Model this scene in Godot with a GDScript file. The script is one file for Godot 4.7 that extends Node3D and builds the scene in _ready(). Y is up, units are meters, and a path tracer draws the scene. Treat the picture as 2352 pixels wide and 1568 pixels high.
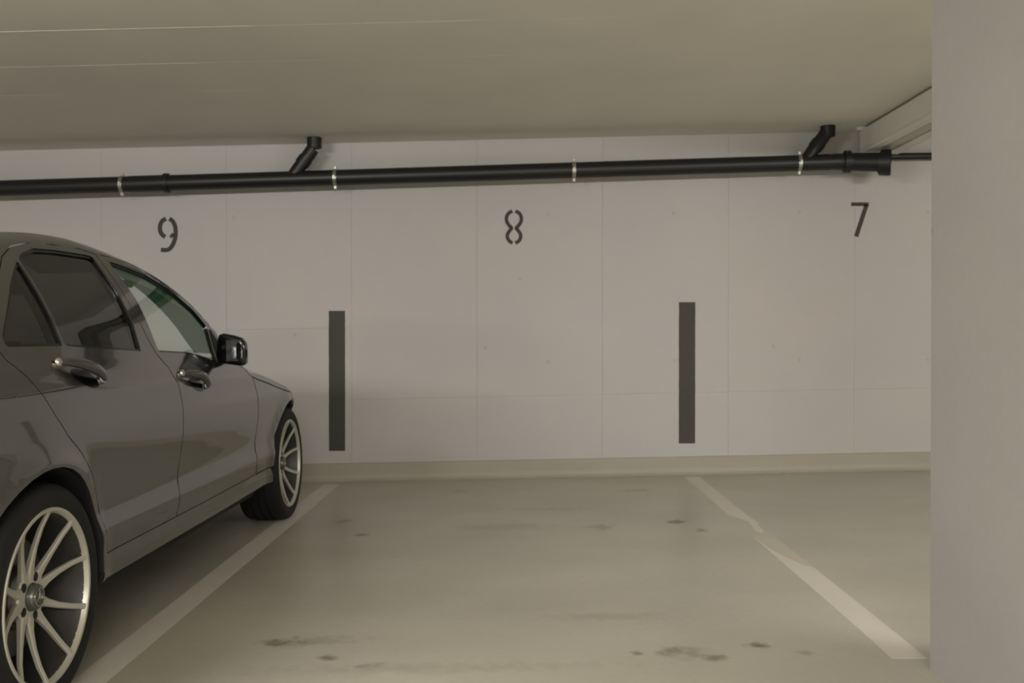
extends Node3D
# An underground car park: one bay between two painted lines, a dark saloon car on the left,
# a pillar on the right, drain pipe and trunking along the far wall. Slabs fall 2 % to the left.

const S := 0.0208           # cross fall of floor and ceiling (metres up per metre to the right)
const WALL_Z := -6.83       # face of the far wall
const CEIL := 2.415         # ceiling height above the floor
const CAR_X := -2.18
const CAR_Z := -2.66        # rear axle

# ------------------------------------------------------------------ mesh builder
class MB:
	var v := PackedVector3Array()
	var n := PackedVector3Array()
	var t := PackedVector2Array()
	func tri(a: Vector3, b: Vector3, c: Vector3, na: Vector3, nb: Vector3, nc: Vector3, ua := Vector2.ZERO, ub := Vector2.ZERO, uc := Vector2.ZERO) -> void:
		var g := (b - a).cross(c - a)
		if g.length_squared() < 1e-16:
			return
		if g.dot(na + nb + nc) > 0.0:
			v.append_array([a, c, b]); n.append_array([na, nc, nb]); t.append_array([ua, uc, ub])
		else:
			v.append_array([a, b, c]); n.append_array([na, nb, nc]); t.append_array([ua, ub, uc])
	func quad(a: Vector3, b: Vector3, c: Vector3, d: Vector3, nn: Vector3) -> void:
		tri(a, b, c, nn, nn, nn)
		tri(a, c, d, nn, nn, nn)
	func quads(a: Vector3, b: Vector3, c: Vector3, d: Vector3, na: Vector3, nb: Vector3, nc: Vector3, nd: Vector3) -> void:
		tri(a, b, c, na, nb, nc)
		tri(a, c, d, na, nc, nd)
	# a flat convex polygon facing roughly along hint
	func poly(p: Array, hint: Vector3) -> void:
		var nn := Vector3.ZERO
		for i in range(1, p.size() - 1):
			nn += (p[i] - p[0]).cross(p[i + 1] - p[0])
		nn = nn.normalized()
		if nn.dot(hint) < 0.0:
			nn = -nn
		for i in range(1, p.size() - 1):
			tri(p[0], p[i], p[i + 1], nn, nn, nn)
	# box with chamfered edges, bent by the slab slope if asked
	func box(lo: Vector3, hi: Vector3, ch := 0.004, x := Transform3D(), slope := 0.0) -> void:
		var c := (lo + hi) / 2.0
		var h := (hi - lo) / 2.0
		ch = minf(ch, minf(h.x, minf(h.y, h.z)) * 0.9)
		var place := func(p: Vector3) -> Vector3:
			var q := c + p
			q.y += slope * q.x
			return x * q
		var ax := [Vector3.RIGHT, Vector3.UP, Vector3.BACK]
		for k in 3:
			var i := (k + 1) % 3
			var j := (k + 2) % 3
			for s in [-1.0, 1.0]:
				var f := []
				for e in [[-1.0, -1.0], [1.0, -1.0], [1.0, 1.0], [-1.0, 1.0]]:
					f.append(place.call(ax[k] * s * h[k] + ax[i] * e[0] * (h[i] - ch) + ax[j] * e[1] * (h[j] - ch)))
				poly(f, x.basis * (ax[k] * s))
		if ch <= 0.0:
			return
		for k in 3:
			var i := (k + 1) % 3
			var j := (k + 2) % 3
			for si in [-1.0, 1.0]:
				for sj in [-1.0, 1.0]:
					var f := []
					for e in [[-1.0, 0], [1.0, 0], [1.0, 1], [-1.0, 1]]:
						var di: float = h[i] if e[1] == 0 else h[i] - ch
						var dj: float = h[j] - ch if e[1] == 0 else h[j]
						f.append(place.call(ax[k] * e[0] * (h[k] - ch) + ax[i] * si * di + ax[j] * sj * dj))
					poly(f, x.basis * (ax[i] * si + ax[j] * sj))
		for sx in [-1.0, 1.0]:
			for sy in [-1.0, 1.0]:
				for sz in [-1.0, 1.0]:
					var s := Vector3(sx, sy, sz)
					poly([place.call(s * Vector3(h.x, h.y - ch, h.z - ch)), place.call(s * Vector3(h.x - ch, h.y, h.z - ch)), place.call(s * Vector3(h.x - ch, h.y - ch, h.z))], x.basis * s)
	# profile of (radius, height) turned about the y axis of x
	func lathe(p: Array, segs: int, x := Transform3D(), inside := false) -> void:
		for k in p.size() - 1:
			var a: Vector2 = p[k]
			var b: Vector2 = p[k + 1]
			var d := (b - a).normalized()
			var m := Vector2(d.y, -d.x)
			if inside:
				m = -m
			var ma := m
			var mb := m
			if k > 0:
				var e: Vector2 = (a - p[k - 1]).normalized()
				var me := Vector2(e.y, -e.x) * (-1.0 if inside else 1.0)
				if me.dot(m) > 0.75:
					ma = (me + m).normalized()
			if k < p.size() - 2:
				var e2: Vector2 = (p[k + 2] - b).normalized()
				var me2 := Vector2(e2.y, -e2.x) * (-1.0 if inside else 1.0)
				if me2.dot(m) > 0.75:
					mb = (me2 + m).normalized()
			for i in segs:
				var t0 := TAU * i / segs
				var t1 := TAU * (i + 1) / segs
				var c0 := Vector3(cos(t0), 0, sin(t0))
				var c1 := Vector3(cos(t1), 0, sin(t1))
				quads(x * (c0 * a.x + Vector3.UP * a.y), x * (c1 * a.x + Vector3.UP * a.y), x * (c1 * b.x + Vector3.UP * b.y), x * (c0 * b.x + Vector3.UP * b.y),
					x.basis * (c0 * ma.x + Vector3.UP * ma.y), x.basis * (c1 * ma.x + Vector3.UP * ma.y), x.basis * (c1 * mb.x + Vector3.UP * mb.y), x.basis * (c0 * mb.x + Vector3.UP * mb.y))
	# round tube along a polyline, radii per point
	func tube(p: Array, r: Array, segs := 16, caps := true) -> void:
		var rings := []
		var nrm := []
		for i in p.size():
			var d: Vector3 = (p[mini(i + 1, p.size() - 1)] - p[maxi(i - 1, 0)]).normalized()
			var up := Vector3.UP if absf(d.y) < 0.9 else Vector3.RIGHT
			var s := d.cross(up).normalized()
			var q := s.cross(d).normalized()
			var ring := []
			var rn := []
			for k in segs:
				var a := TAU * k / segs
				var o := s * cos(a) + q * sin(a)
				ring.append(p[i] + o * r[i])
				rn.append(o)
			rings.append(ring)
			nrm.append(rn)
			if caps and (i == 0 or i == p.size() - 1):
				var nn := -d if i == 0 else d
				for k in segs:
					tri(p[i], ring[k], ring[(k + 1) % segs], nn, nn, nn)
		for i in p.size() - 1:
			for k in segs:
				var l := (k + 1) % segs
				quads(rings[i][k], rings[i][l], rings[i + 1][l], rings[i + 1][k], nrm[i][k], nrm[i][l], nrm[i + 1][l], nrm[i + 1][k])
	# flat shape pushed out along z of x
	func extrude(p: PackedVector2Array, depth: float, x := Transform3D()) -> void:
		var ix := Geometry2D.triangulate_polygon(p)
		for k in range(0, ix.size(), 3):
			for z in [0.0, depth]:
				var nn := x.basis * (Vector3.BACK if z == depth else Vector3.FORWARD)
				tri(x * Vector3(p[ix[k]].x, p[ix[k]].y, z), x * Vector3(p[ix[k + 1]].x, p[ix[k + 1]].y, z), x * Vector3(p[ix[k + 2]].x, p[ix[k + 2]].y, z), nn, nn, nn)
		var cw := Geometry2D.is_polygon_clockwise(p)
		for i in p.size():
			var a := p[i]
			var b := p[(i + 1) % p.size()]
			var e := (b - a).normalized()
			var o := Vector2(e.y, -e.x) if cw != (depth < -1e9) else Vector2(e.y, -e.x)
			# outward side: test a point just off the edge
			if Geometry2D.is_point_in_polygon((a + b) / 2.0 + o * 1e-4, p):
				o = -o
			var nn := x.basis * Vector3(o.x, o.y, 0)
			quad(x * Vector3(a.x, a.y, 0), x * Vector3(b.x, b.y, 0), x * Vector3(b.x, b.y, depth), x * Vector3(a.x, a.y, depth), nn)
	# rows of points; normals from differences, facing hint at the middle
	func sheet(g: Array, hint: Vector3) -> void:
		var nr := g.size()
		var nc: int = g[0].size()
		var nn := []
		for i in nr:
			var row := []
			for j in nc:
				var du: Vector3 = g[mini(i + 1, nr - 1)][j] - g[maxi(i - 1, 0)][j]
				var dv: Vector3 = g[i][mini(j + 1, nc - 1)] - g[i][maxi(j - 1, 0)]
				row.append(du.cross(dv).normalized())
			nn.append(row)
		if nn[nr / 2][nc / 2].dot(hint) < 0.0:
			for i in nr:
				for j in nc:
					nn[i][j] = -nn[i][j]
		for i in nr - 1:
			for j in nc - 1:
				quads(g[i][j], g[i + 1][j], g[i + 1][j + 1], g[i][j + 1], nn[i][j], nn[i + 1][j], nn[i + 1][j + 1], nn[i][j + 1])
	func mesh() -> ArrayMesh:
		var a := []
		a.resize(Mesh.ARRAY_MAX)
		a[Mesh.ARRAY_VERTEX] = v
		a[Mesh.ARRAY_NORMAL] = n
		a[Mesh.ARRAY_TEX_UV] = t
		var m := ArrayMesh.new()
		m.add_surface_from_arrays(Mesh.PRIMITIVE_TRIANGLES, a)
		return m

# ------------------------------------------------------------------ naming
var taken := {}
func numbered(called: String) -> String:
	var k: int = taken.get(called, 0)
	taken[called] = k + 1
	return called if k == 0 else "%s_%03d" % [called, k]

func obj(called: String, b: MB, m: Material, parent: Node = null) -> MeshInstance3D:
	var o := MeshInstance3D.new()
	o.name = called if parent else numbered(called)
	o.mesh = b.mesh()
	o.material_override = m
	o.cast_shadow = GeometryInstance3D.SHADOW_CASTING_SETTING_ON
	(parent if parent else self).add_child(o, true)
	return o

func tag(o: Node, label: String, category: String, group := "") -> void:
	o.set_meta("label", label)
	o.set_meta("category", category)
	if group:
		o.set_meta("group", group)

func struct(o: Node, label: String, category: String) -> Node:
	o.set_meta("kind", "structure")
	tag(o, label, category)
	return o

func root(called: String, at := Vector3.ZERO) -> Node3D:
	var o := Node3D.new()
	o.name = numbered(called)
	o.position = at
	add_child(o)
	return o

# ------------------------------------------------------------------ materials
func mat(c: Color, rough := 0.8, metal := 0.0, spec := 0.5) -> StandardMaterial3D:
	var m := StandardMaterial3D.new()
	m.albedo_color = c
	m.roughness = rough
	m.metallic = metal
	m.metallic_specular = spec
	return m

func noise_tex(seed_: int, freq: float, lo: Color, hi: Color, octaves := 4, size := 512) -> NoiseTexture2D:
	var f := FastNoiseLite.new()
	f.seed = seed_
	f.noise_type = FastNoiseLite.TYPE_SIMPLEX_SMOOTH
	f.frequency = freq
	f.fractal_octaves = octaves
	var t := NoiseTexture2D.new()
	t.width = size
	t.height = size
	t.seamless = true
	t.noise = f
	var g := Gradient.new()
	g.set_color(0, lo)
	g.set_color(1, hi)
	t.color_ramp = g
	return t

# painted concrete: soft cloudy tone, fine pores
func concrete(c: Color, c2: Color, seed_: int, rough: float, scale := 0.35) -> StandardMaterial3D:
	var m := mat(Color.WHITE, rough)
	m.albedo_texture = noise_tex(seed_, 0.006, c, c2, 5)
	m.uv1_triplanar = true
	m.uv1_world_triplanar = true
	m.uv1_scale = Vector3.ONE * scale
	return m

func hash2(x: int, y: int, s: int) -> float:
	var h := (x * 374761393 + y * 668265263 + s * 982451653) & 0x7fffffff
	h = ((h ^ (h >> 13)) * 1274126177) & 0x7fffffff
	return float((h ^ (h >> 16)) & 0xffff) / 65535.0

# blotches: [x, y, rx, ry, strength] in metres over a sheet of w by h metres, over a cloudy ground
func stained(base: Color, var_: float, w: float, h: float, px: Vector2i, spots: Array, tint: Color, seed_: int) -> ImageTexture:
	var f := FastNoiseLite.new()
	f.seed = seed_
	f.frequency = 0.9
	f.fractal_octaves = 4
	var f2 := FastNoiseLite.new()
	f2.seed = seed_ + 7
	f2.frequency = 22.0
	f2.fractal_octaves = 3
	var im := Image.create(px.x, px.y, false, Image.FORMAT_RGB8)
	for j in px.y:
		for i in px.x:
			var x := w * (i + 0.5) / px.x
			var y := h * (j + 0.5) / px.y
			var k := 1.0 + var_ * f.get_noise_2d(x, y * 1.6) + var_ * 0.35 * f2.get_noise_2d(x, y)
			im.set_pixel(i, j, Color(base.r * k, base.g * k, base.b * (k - var_ * 0.3 * f.get_noise_2d(y + 40.0, x)), 1))
	for s in spots:
		var ci := int(s[0] / w * px.x)
		var cj := int(s[1] / h * px.y)
		var ri := int(s[2] * 2.2 / w * px.x) + 2
		var rj := int(s[3] * 2.2 / h * px.y) + 2
		for j in range(maxi(cj - rj, 0), mini(cj + rj, px.y)):
			for i in range(maxi(ci - ri, 0), mini(ci + ri, px.x)):
				var x: float = w * (i + 0.5) / px.x
				var y: float = h * (j + 0.5) / px.y
				var d := Vector2((x - s[0]) / s[2], (y - s[1]) / s[3]).length()
				d += 0.75 * f2.get_noise_2d(x * 0.6, y * 0.6) + 0.3 * f2.get_noise_2d(x * 2.1 + 9.0, y * 2.1)
				var a: float = 0.75 * s[4] * clampf(1.2 - d, 0.0, 1.0)
				if a > 0.0:
					im.set_pixel(i, j, im.get_pixel(i, j).lerp(tint, a))
	return ImageTexture.create_from_image(im)

# ------------------------------------------------------------------ car body functions
# u runs forward from the rear axle, v up from the ground, w outwards from the centre line
var TW := [[0.14, 0.78], [0.20, 0.825], [0.27, 0.858], [0.30, 0.864], [0.35, 0.864], [0.42, 0.872], [0.455, 0.866], [0.50, 0.861], [0.58, 0.872], [0.66, 0.884], [0.75, 0.887], [0.82, 0.882], [0.865, 0.876], [0.885, 0.866], [0.92, 0.852], [0.96, 0.833], [1.02, 0.807], [1.10, 0.775], [1.20, 0.726], [1.30, 0.666], [1.38, 0.611], [1.45, 0.560]]
var TE := [[-1.05, 0.925], [-0.90, 0.985], [-0.66, 1.022], [-0.52, 1.055], [-0.38, 1.125], [-0.20, 1.222], [0.0, 1.306], [0.14, 1.345], [0.287, 1.372], [0.47, 1.391], [0.63, 1.399], [0.78, 1.400], [0.90, 1.393], [1.02, 1.379], [1.157, 1.361], [1.26, 1.346], [1.36, 1.323], [1.456, 1.293], [1.55, 1.255], [1.635, 1.210], [1.72, 1.158], [1.80, 1.098], [1.87, 1.028], [1.95, 0.955], [2.04, 0.898], [2.30, 0.848], [2.55, 0.802], [2.78, 0.762], [3.0, 0.722], [3.2, 0.680], [3.36, 0.630], [3.5, 0.570]]
var lut_w := PackedFloat32Array()
var lut_e := PackedFloat32Array()

func curve(tab: Array, x: float) -> float:
	var n := tab.size()
	if x <= tab[0][0]:
		return tab[0][1]
	if x >= tab[n - 1][0]:
		return tab[n - 1][1]
	var k := 0
	while x > tab[k + 1][0]:
		k += 1
	var h: float = tab[k + 1][0] - tab[k][0]
	var s: float = (tab[k + 1][1] - tab[k][1]) / h
	var m0 := s
	var m1 := s
	if k > 0:
		m0 = (tab[k + 1][1] - tab[k - 1][1]) / (tab[k + 1][0] - tab[k - 1][0])
	if k < n - 2:
		m1 = (tab[k + 2][1] - tab[k][1]) / (tab[k + 2][0] - tab[k][0])
	var t: float = (x - tab[k][0]) / h
	var t2 := t * t
	var t3 := t2 * t
	return tab[k][1] * (2.0 * t3 - 3.0 * t2 + 1.0) + h * m0 * (t3 - 2.0 * t2 + t) + tab[k + 1][1] * (-2.0 * t3 + 3.0 * t2) + h * m1 * (t3 - t2)

func make_luts() -> void:
	for i in 281:
		lut_w.append(curve(TW, 0.10 + i * 0.005))
	for i in 461:
		lut_e.append(curve(TE, -1.05 + i * 0.01))

func pick(l: PackedFloat32Array, x: float) -> float:
	x = clampf(x, 0.0, l.size() - 1.001)
	var i := int(x)
	return lerpf(l[i], l[i + 1], x - i)

func edge(u: float) -> float:       # height where the side ends: boot, roof rail, pillars, wing crest
	return pick(lut_e, (u + 1.05) / 0.01)

const ARCH_R := 0.362
const HUB_F := 2.79
func hw(u: float, v: float) -> float:
	# character line rises towards the tail: shift the profile with u
	var vs := v - clampf((1.0 - u) * 0.022, -0.03, 0.03) * clampf((v - 0.5) * 5.0, 0.0, 1.0) * clampf((1.3 - v) * 5.0, 0.0, 1.0)
	var w := pick(lut_w, (vs - 0.10) / 0.005)
	w -= 0.012 * pow((u - 1.3) / 1.6, 2.0)
	# shoulder of the rear wing and the flared arches
	w += 0.016 * exp(-pow((u + 0.05) / 0.45, 2.0)) * exp(-pow((v - 0.75) / 0.16, 2.0))
	for c in [-0.02, HUB_F - 0.01]:
		var r := Vector2(u - c, v - 0.318).length()
		if v < 0.9:
			w += 0.016 * exp(-pow((r - ARCH_R) / 0.045, 2.0))
	if u > 2.72:
		w -= 0.60 * pow((u - 2.72) / 0.80, 2.5)
	if u < -0.30:
		w -= 0.42 * pow((-0.30 - u) / 0.70, 2.4)
	# the top edge turns over
	var e := edge(u)
	var q := clampf((v - (e - 0.034)) / 0.034, 0.0, 1.2)
	w -= 0.020 * q * q
	return w

func side(s: float, u: float, v: float, off := 0.0) -> Vector3:
	var nn := side_n(1.0, u, v)
	var p := Vector3(hw(u, v), v, -u) + nn * off
	return Vector3(p.x * s, p.y, p.z)

func side_n(s: float, u: float, v: float) -> Vector3:
	var hv := (hw(u, v + 0.004) - hw(u, v - 0.004)) / 0.008
	var hu := (hw(u + 0.006, v) - hw(u - 0.006, v)) / 0.012
	var nn := Vector3(1.0, -hv, hu).normalized()
	return Vector3(nn.x * s, nn.y, nn.z)

func P(a: Array) -> PackedVector2Array:
	var p := PackedVector2Array()
	for i in range(0, a.size(), 2):
		p.append(Vector2(a[i], a[i + 1]))
	return p

func rounded(p: PackedVector2Array, r: float) -> PackedVector2Array:
	var o := PackedVector2Array()
	var n := p.size()
	for i in n:
		var a := p[(i + n - 1) % n]
		var b := p[i]
		var c := p[(i + 1) % n]
		var ra := minf(r, a.distance_to(b) * 0.45)
		var rc := minf(r, c.distance_to(b) * 0.45)
		var p0 := b + (a - b).normalized() * ra
		var p1 := b + (c - b).normalized() * rc
		for k in 5:
			var t := k / 4.0
			o.append(p0.lerp(b, t).lerp(b.lerp(p1, t), t))
	return o

func grown(p: PackedVector2Array, d: float) -> PackedVector2Array:
	var r := Geometry2D.offset_polygon(p, d, Geometry2D.JOIN_MITER)
	var best := PackedVector2Array()
	var most := 0.0
	for q in r:
		var area := 0.0
		for i in q.size():
			area += q[i].cross(q[(i + 1) % q.size()])
		if absf(area) > most:
			most = absf(area)
			best = q
	return best

# a pressed panel: outline minus holes in side view, laid on the body surface, its edges turned in
func panel(s: float, outline: PackedVector2Array, holes: Array, off := 0.0, lip := 0.016, du := 0.05, dv := 0.02) -> MB:
	var b := MB.new()
	var lo := outline[0]
	var hi := outline[0]
	for q in outline:
		lo = lo.min(q)
		hi = hi.max(q)
	var i := floori(lo.x / du)
	while i * du < hi.x:
		var j := floori(lo.y / dv)
		while j * dv < hi.y:
			var cell := PackedVector2Array([Vector2(i * du, j * dv), Vector2((i + 1) * du, j * dv), Vector2((i + 1) * du, (j + 1) * dv), Vector2(i * du, (j + 1) * dv)])
			var parts := Geometry2D.intersect_polygons(cell, outline)
			for h in holes:
				var next := []
				for q in parts:
					next.append_array(Geometry2D.clip_polygons(q, h))
				parts.assign(next)
			for q in parts:
				var ix := Geometry2D.triangulate_polygon(q)
				for k in range(0, ix.size(), 3):
					var a: Vector2 = q[ix[k]]
					var c: Vector2 = q[ix[k + 1]]
					var d: Vector2 = q[ix[k + 2]]
					b.tri(side(s, a.x, a.y, off), side(s, c.x, c.y, off), side(s, d.x, d.y, off), side_n(s, a.x, a.y), side_n(s, c.x, c.y), side_n(s, d.x, d.y))
			j += 1
		i += 1
	if lip > 0.0:
		var loops := [outline]
		loops.append_array(holes)
		for l in loops.size():
			var p: PackedVector2Array = loops[l]
			for k in p.size():
				var a := p[k]
				var c := p[(k + 1) % p.size()]
				var steps := maxi(1, int(a.distance_to(c) / 0.04))
				for m in steps:
					var q0 := a.lerp(c, float(m) / steps)
					var q1 := a.lerp(c, float(m + 1) / steps)
					var mid := (q0 + q1) / 2.0
					var gone := l > 0 and not Geometry2D.is_point_in_polygon(mid, outline)
					if l == 0:
						for h in holes:
							gone = gone or Geometry2D.is_point_in_polygon(mid, h)
					if gone:
						continue
					var o := Vector2(c.y - a.y, a.x - c.x).normalized()
					if Geometry2D.is_point_in_polygon((q0 + q1) / 2.0 + o * 0.0005, p) != (l > 0):
						o = -o
					var nn := Vector3(0, o.y, -o.x)
					b.quad(side(s, q0.x, q0.y, off), side(s, q1.x, q1.y, off), side(s, q1.x, q1.y, off - lip), side(s, q0.x, q0.y, off - lip), nn)
	return b

# sheet across the car between both top edges
func across(u0: float, u1: float, nu: int, crown: float, t0 := -1.0, t1 := 1.0, drop := 0.0, nt := 24, bow := 0.0) -> MB:
	var g := []
	for i in nu + 1:
		var u := lerpf(u0, u1, float(i) / nu)
		var e := edge(u)
		var w := hw(u, e)
		var row := []
		for j in nt + 1:
			var t := lerpf(t0, t1, float(j) / nt)
			var c := pow(1.0 - t * t, 1.6)
			row.append(Vector3(w * t, e + crown * c - drop, -(u + bow * c)))
		g.append(row)
	var b := MB.new()
	b.sheet(g, Vector3.UP)
	return b

func _ready() -> void:
	# ---------------- camera
	var cam := Camera3D.new()
	cam.name = "camera"
	cam.position = Vector3(0, 1.024, 0)
	cam.rotation = Vector3(deg_to_rad(-0.42), deg_to_rad(0.5), 0)
	var lens := CameraAttributesPhysical.new()      # 34 mm lens, focused a little short of the bay as in the photograph
	lens.frustum_focal_length = 24.0 * 2200.0 / 1568.0
	lens.frustum_near = 0.05
	lens.frustum_far = 60.0
	lens.frustum_focus_distance = 1.0
	lens.exposure_aperture = 18.0
	cam.attributes = lens
	add_child(cam)
	cam.fov = rad_to_deg(2.0 * atan(784.0 / 2200.0))
	cam.current = true
	# ---------------- surroundings: an enclosed basement, black outside
	var we := WorldEnvironment.new()
	we.name = "world_environment"
	var env := Environment.new()
	env.background_mode = Environment.BG_COLOR
	env.background_color = Color(0.0, 0.0, 0.0)
	env.ambient_light_source = Environment.AMBIENT_SOURCE_DISABLED
	env.tonemap_mode = Environment.TONE_MAPPER_LINEAR
	env.tonemap_exposure = 1.0
	env.sdfgi_enabled = true
	env.ssao_enabled = true
	env.ssil_enabled = true
	we.environment = env
	add_child(we)
	# ---------------- lamps under the ceiling over the driving aisle
	for l in LAMPS:
		lamp(Vector3(l[0], 0, l[1]), l[2], l[3])
	room()
	wall_things()
	pipework()
	make_luts()
	car()

# [x, z, energy, label]
var LAMPS := [
	[-2.6, -0.8, 1.05, "batten lamp over the near edge of the aisle behind the dark car"],
	[3.7, -1.4, 0.75, "batten lamp over the near edge of the aisle beyond the pillar"],
	[0.3, 2.4, 1.15, "batten lamp over the middle of the aisle, in front of the empty bay"],
	[-5.2, 4.2, 0.8, "batten lamp over the far side of the aisle, left"],
	[4.6, 5.4, 0.8, "batten lamp over the far side of the aisle, right"],
]
const LAMP_E := 15.0
const DROP := 0.2

func lamp(at: Vector3, k: float, label: String) -> void:
	# surface batten: steel back, glowing wrap-round diffuser; light leaves both long sides and the underside
	var y := CEIL + S * at.x - DROP
	var t := root("ceiling_lamp", Vector3(at.x, y, at.z))
	t.rotation.z = atan(S)
	tag(t, label, "lamp", "batten lamps of the aisle")
	var b := MB.new()
	b.box(Vector3(-0.76, -0.035, -0.05), Vector3(0.76, 0.0, 0.05), 0.006)
	obj("housing", b, mat(Color(0.8, 0.8, 0.78), 0.5), t)
	for i in [-0.55, 0.55]:
		var r := MB.new()
		r.tube([Vector3(i, -0.002, 0), Vector3(i, DROP + 0.02, 0)], [0.006, 0.006], 8)
		obj("hanger", r, mat(Color(0.8, 0.8, 0.78), 0.5), t)
	var d := MB.new()
	d.box(Vector3(-0.75, -0.105, -0.04), Vector3(0.75, -0.036, 0.04), 0.012)
	var glow := mat(Color(0.9, 0.9, 0.85), 0.4)
	glow.emission_enabled = true
	glow.emission = Color(1.0, 0.98, 0.93)
	glow.emission_energy_multiplier = 1.5
	obj("diffuser", d, glow, t)
	for f in [[180.0, -8.0, 0.4], [0.0, -8.0, 0.4], [0.0, -90.0, 0.35]]:
		var o := AreaLight3D.new()
		o.name = "tube_light"
		o.area_size = Vector2(1.48, 0.06)
		o.rotation_degrees = Vector3(f[1], f[0], 0)
		o.position = Vector3(0, -0.07, 0) - o.basis.z * (0.046 if f[1] > -45.0 else 0.042)
		o.light_color = Color(1.0, 0.985, 0.965)
		o.light_energy = LAMP_E * k * f[2]
		o.area_range = 30.0
		o.shadow_enabled = true
		t.add_child(o, true)

# ------------------------------------------------------------------ the room
const X0 := -9.0
const X1 := 8.0
const Z1 := 9.6
func room() -> void:
	var olive := Color(0.725, 0.707, 0.652)
	# floor: one coated slab with tyre dirt and drips
	var fm := mat(Color.WHITE, 0.34, 0.0, 0.45)
	var spots := []
	for s in [[-0.80, -3.22, 0.06, 0.05, 0.55], [-0.70, -3.23, 0.16, 0.05, 0.3], [-0.62, -3.06, 0.03, 0.03, 0.7], [0.50, -3.06, 0.06, 0.045, 0.4], [0.53, -3.05, 0.09, 0.07, 0.18], [0.61, -2.99, 0.04, 0.03, 0.65], [0.77, -3.11, 0.045, 0.03, 0.75], [0.84, -5.15, 0.055, 0.05, 0.85], [0.93, -4.92, 0.04, 0.04, 0.6], [-0.83, -4.97, 0.035, 0.045, 0.7], [-0.99, -5.34, 0.06, 0.05, 0.45], [0.42, -5.05, 0.07, 0.08, 0.35], [-0.1, -5.1, 0.25, 0.10, 0.18], [0.75, -6.2, 0.12, 0.06, 0.3], [-0.4, -6.3, 0.05, 0.05, 0.3], [0.30, -3.45, 0.22, 0.05, 0.16], [0.37, -3.05, 0.02, 0.02, 0.6], [0.9, -3.03, 0.03, 0.03, 0.35], [-0.47, -2.98, 0.05, 0.03, 0.3], [0.1, -5.6, 0.3, 0.05, 0.15], [-0.3, -2.95, 0.5, 0.05, 0.16]]:
		spots.append([s[0] + 3.2, s[1] + 6.9, s[2], s[3], s[4]])
	fm.albedo_texture = stained(olive, 0.05, 6.4, 6.4, Vector2i(1024, 1024), spots, Color(0.30, 0.26, 0.19), 11)
	var fb := MB.new()
	var fl := [Vector3(X0, S * X0, WALL_Z), Vector3(X1, S * X1, WALL_Z), Vector3(X1, S * X1, Z1), Vector3(X0, S * X0, Z1)]
	var fu := []
	for p in fl:
		fu.append(Vector2((p.x + 3.2) / 6.4, (p.z + 6.9) / 6.4))
	var up := Vector3(-S, 1, 0).normalized()
	fb.tri(fl[0], fl[1], fl[2], up, up, up, fu[0], fu[1], fu[2])
	fb.tri(fl[0], fl[2], fl[3], up, up, up, fu[0], fu[2], fu[3])
	var fs := MB.new()
	var dn := Vector3(0, -0.3, 0)
	fb.quad(fl[0] + dn, fl[1] + dn, fl[2] + dn, fl[3] + dn, -up)
	for i in 4:
		var j := (i + 1) % 4
		fb.poly([fl[i], fl[j], fl[j] + dn, fl[i] + dn], (fl[i] + fl[j]) / 2.0 - Vector3(-0.5, 0, 1.4))
	struct(obj("floor", fb, fm), "olive grey coated garage floor with dark drip stains", "floor")
	# ceiling: slab cast on boards, fins of grout left between them
	var ceil_m := concrete(Color(0.88, 0.87, 0.83), Color(0.91, 0.90, 0.855), 3, 0.9)
	var cr := root("ceiling")
	struct(cr, "painted concrete ceiling with faint board seams", "ceiling")
	var cb := MB.new()
	cb.box(Vector3(X0, CEIL + 0.012, WALL_Z), Vector3(X1, CEIL + 0.3, Z1), 0.0, Transform3D(), S)
	obj("slab", cb, ceil_m, cr)
	var z := WALL_Z
	var k := 0
	var edges := [WALL_Z, -6.42, -5.875, -5.33, -4.787, -4.243]
	while edges[-1] < Z1:
		edges.append(minf(edges[-1] + 0.545, Z1))
	var fin_m := concrete(Color(0.89, 0.88, 0.84), Color(0.92, 0.91, 0.865), 5, 0.9)
	for i in edges.size() - 1:
		var pb := MB.new()
		pb.box(Vector3(X0, CEIL, edges[i]), Vector3(X1, CEIL + 0.03, edges[i + 1]), 0.0, Transform3D(), S)
		obj("board", pb, ceil_m, cr)
		if i > 0:
			var fin := MB.new()
			var x := X0
			while x < X1:
				var len := 0.25 + 0.5 * hash2(i, int(x * 37.0), 1)
				var tall := (0.0003 + 0.0011 * hash2(int(x * 53.0), i, 2)) * clampf((0.3 - x) / 2.5, 0.1, 1.0) * (1.0 if i > 3 else 0.35)
				fin.box(Vector3(x, CEIL - tall, edges[i] - 0.0022), Vector3(minf(x + len, X1), CEIL + 0.001, edges[i] + 0.0022), 0.0008, Transform3D(), S)
				x += len
			obj("grout_fin", fin, fin_m, cr)
	# far wall: cast panels with hairline joints
	var wc := Color(0.69, 0.665, 0.645)
	var wm := concrete(Color(0.745, 0.74, 0.735), Color(0.775, 0.75, 0.735), 8, 0.85, 0.3)
	var wr := root("wall_back")
	struct(wr, "painted concrete wall with bay numbers and faint formwork joints", "wall")
	var wb := MB.new()
	wb.box(Vector3(X0, -0.3, WALL_Z - 0.25), Vector3(X1, CEIL + 0.3, WALL_Z - 0.012), 0.0, Transform3D(), S)
	obj("wall_core", wb, mat(Color(0.5, 0.48, 0.46), 0.9), wr)
	var x2 := -3.89 - 0.895 * 6
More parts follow.
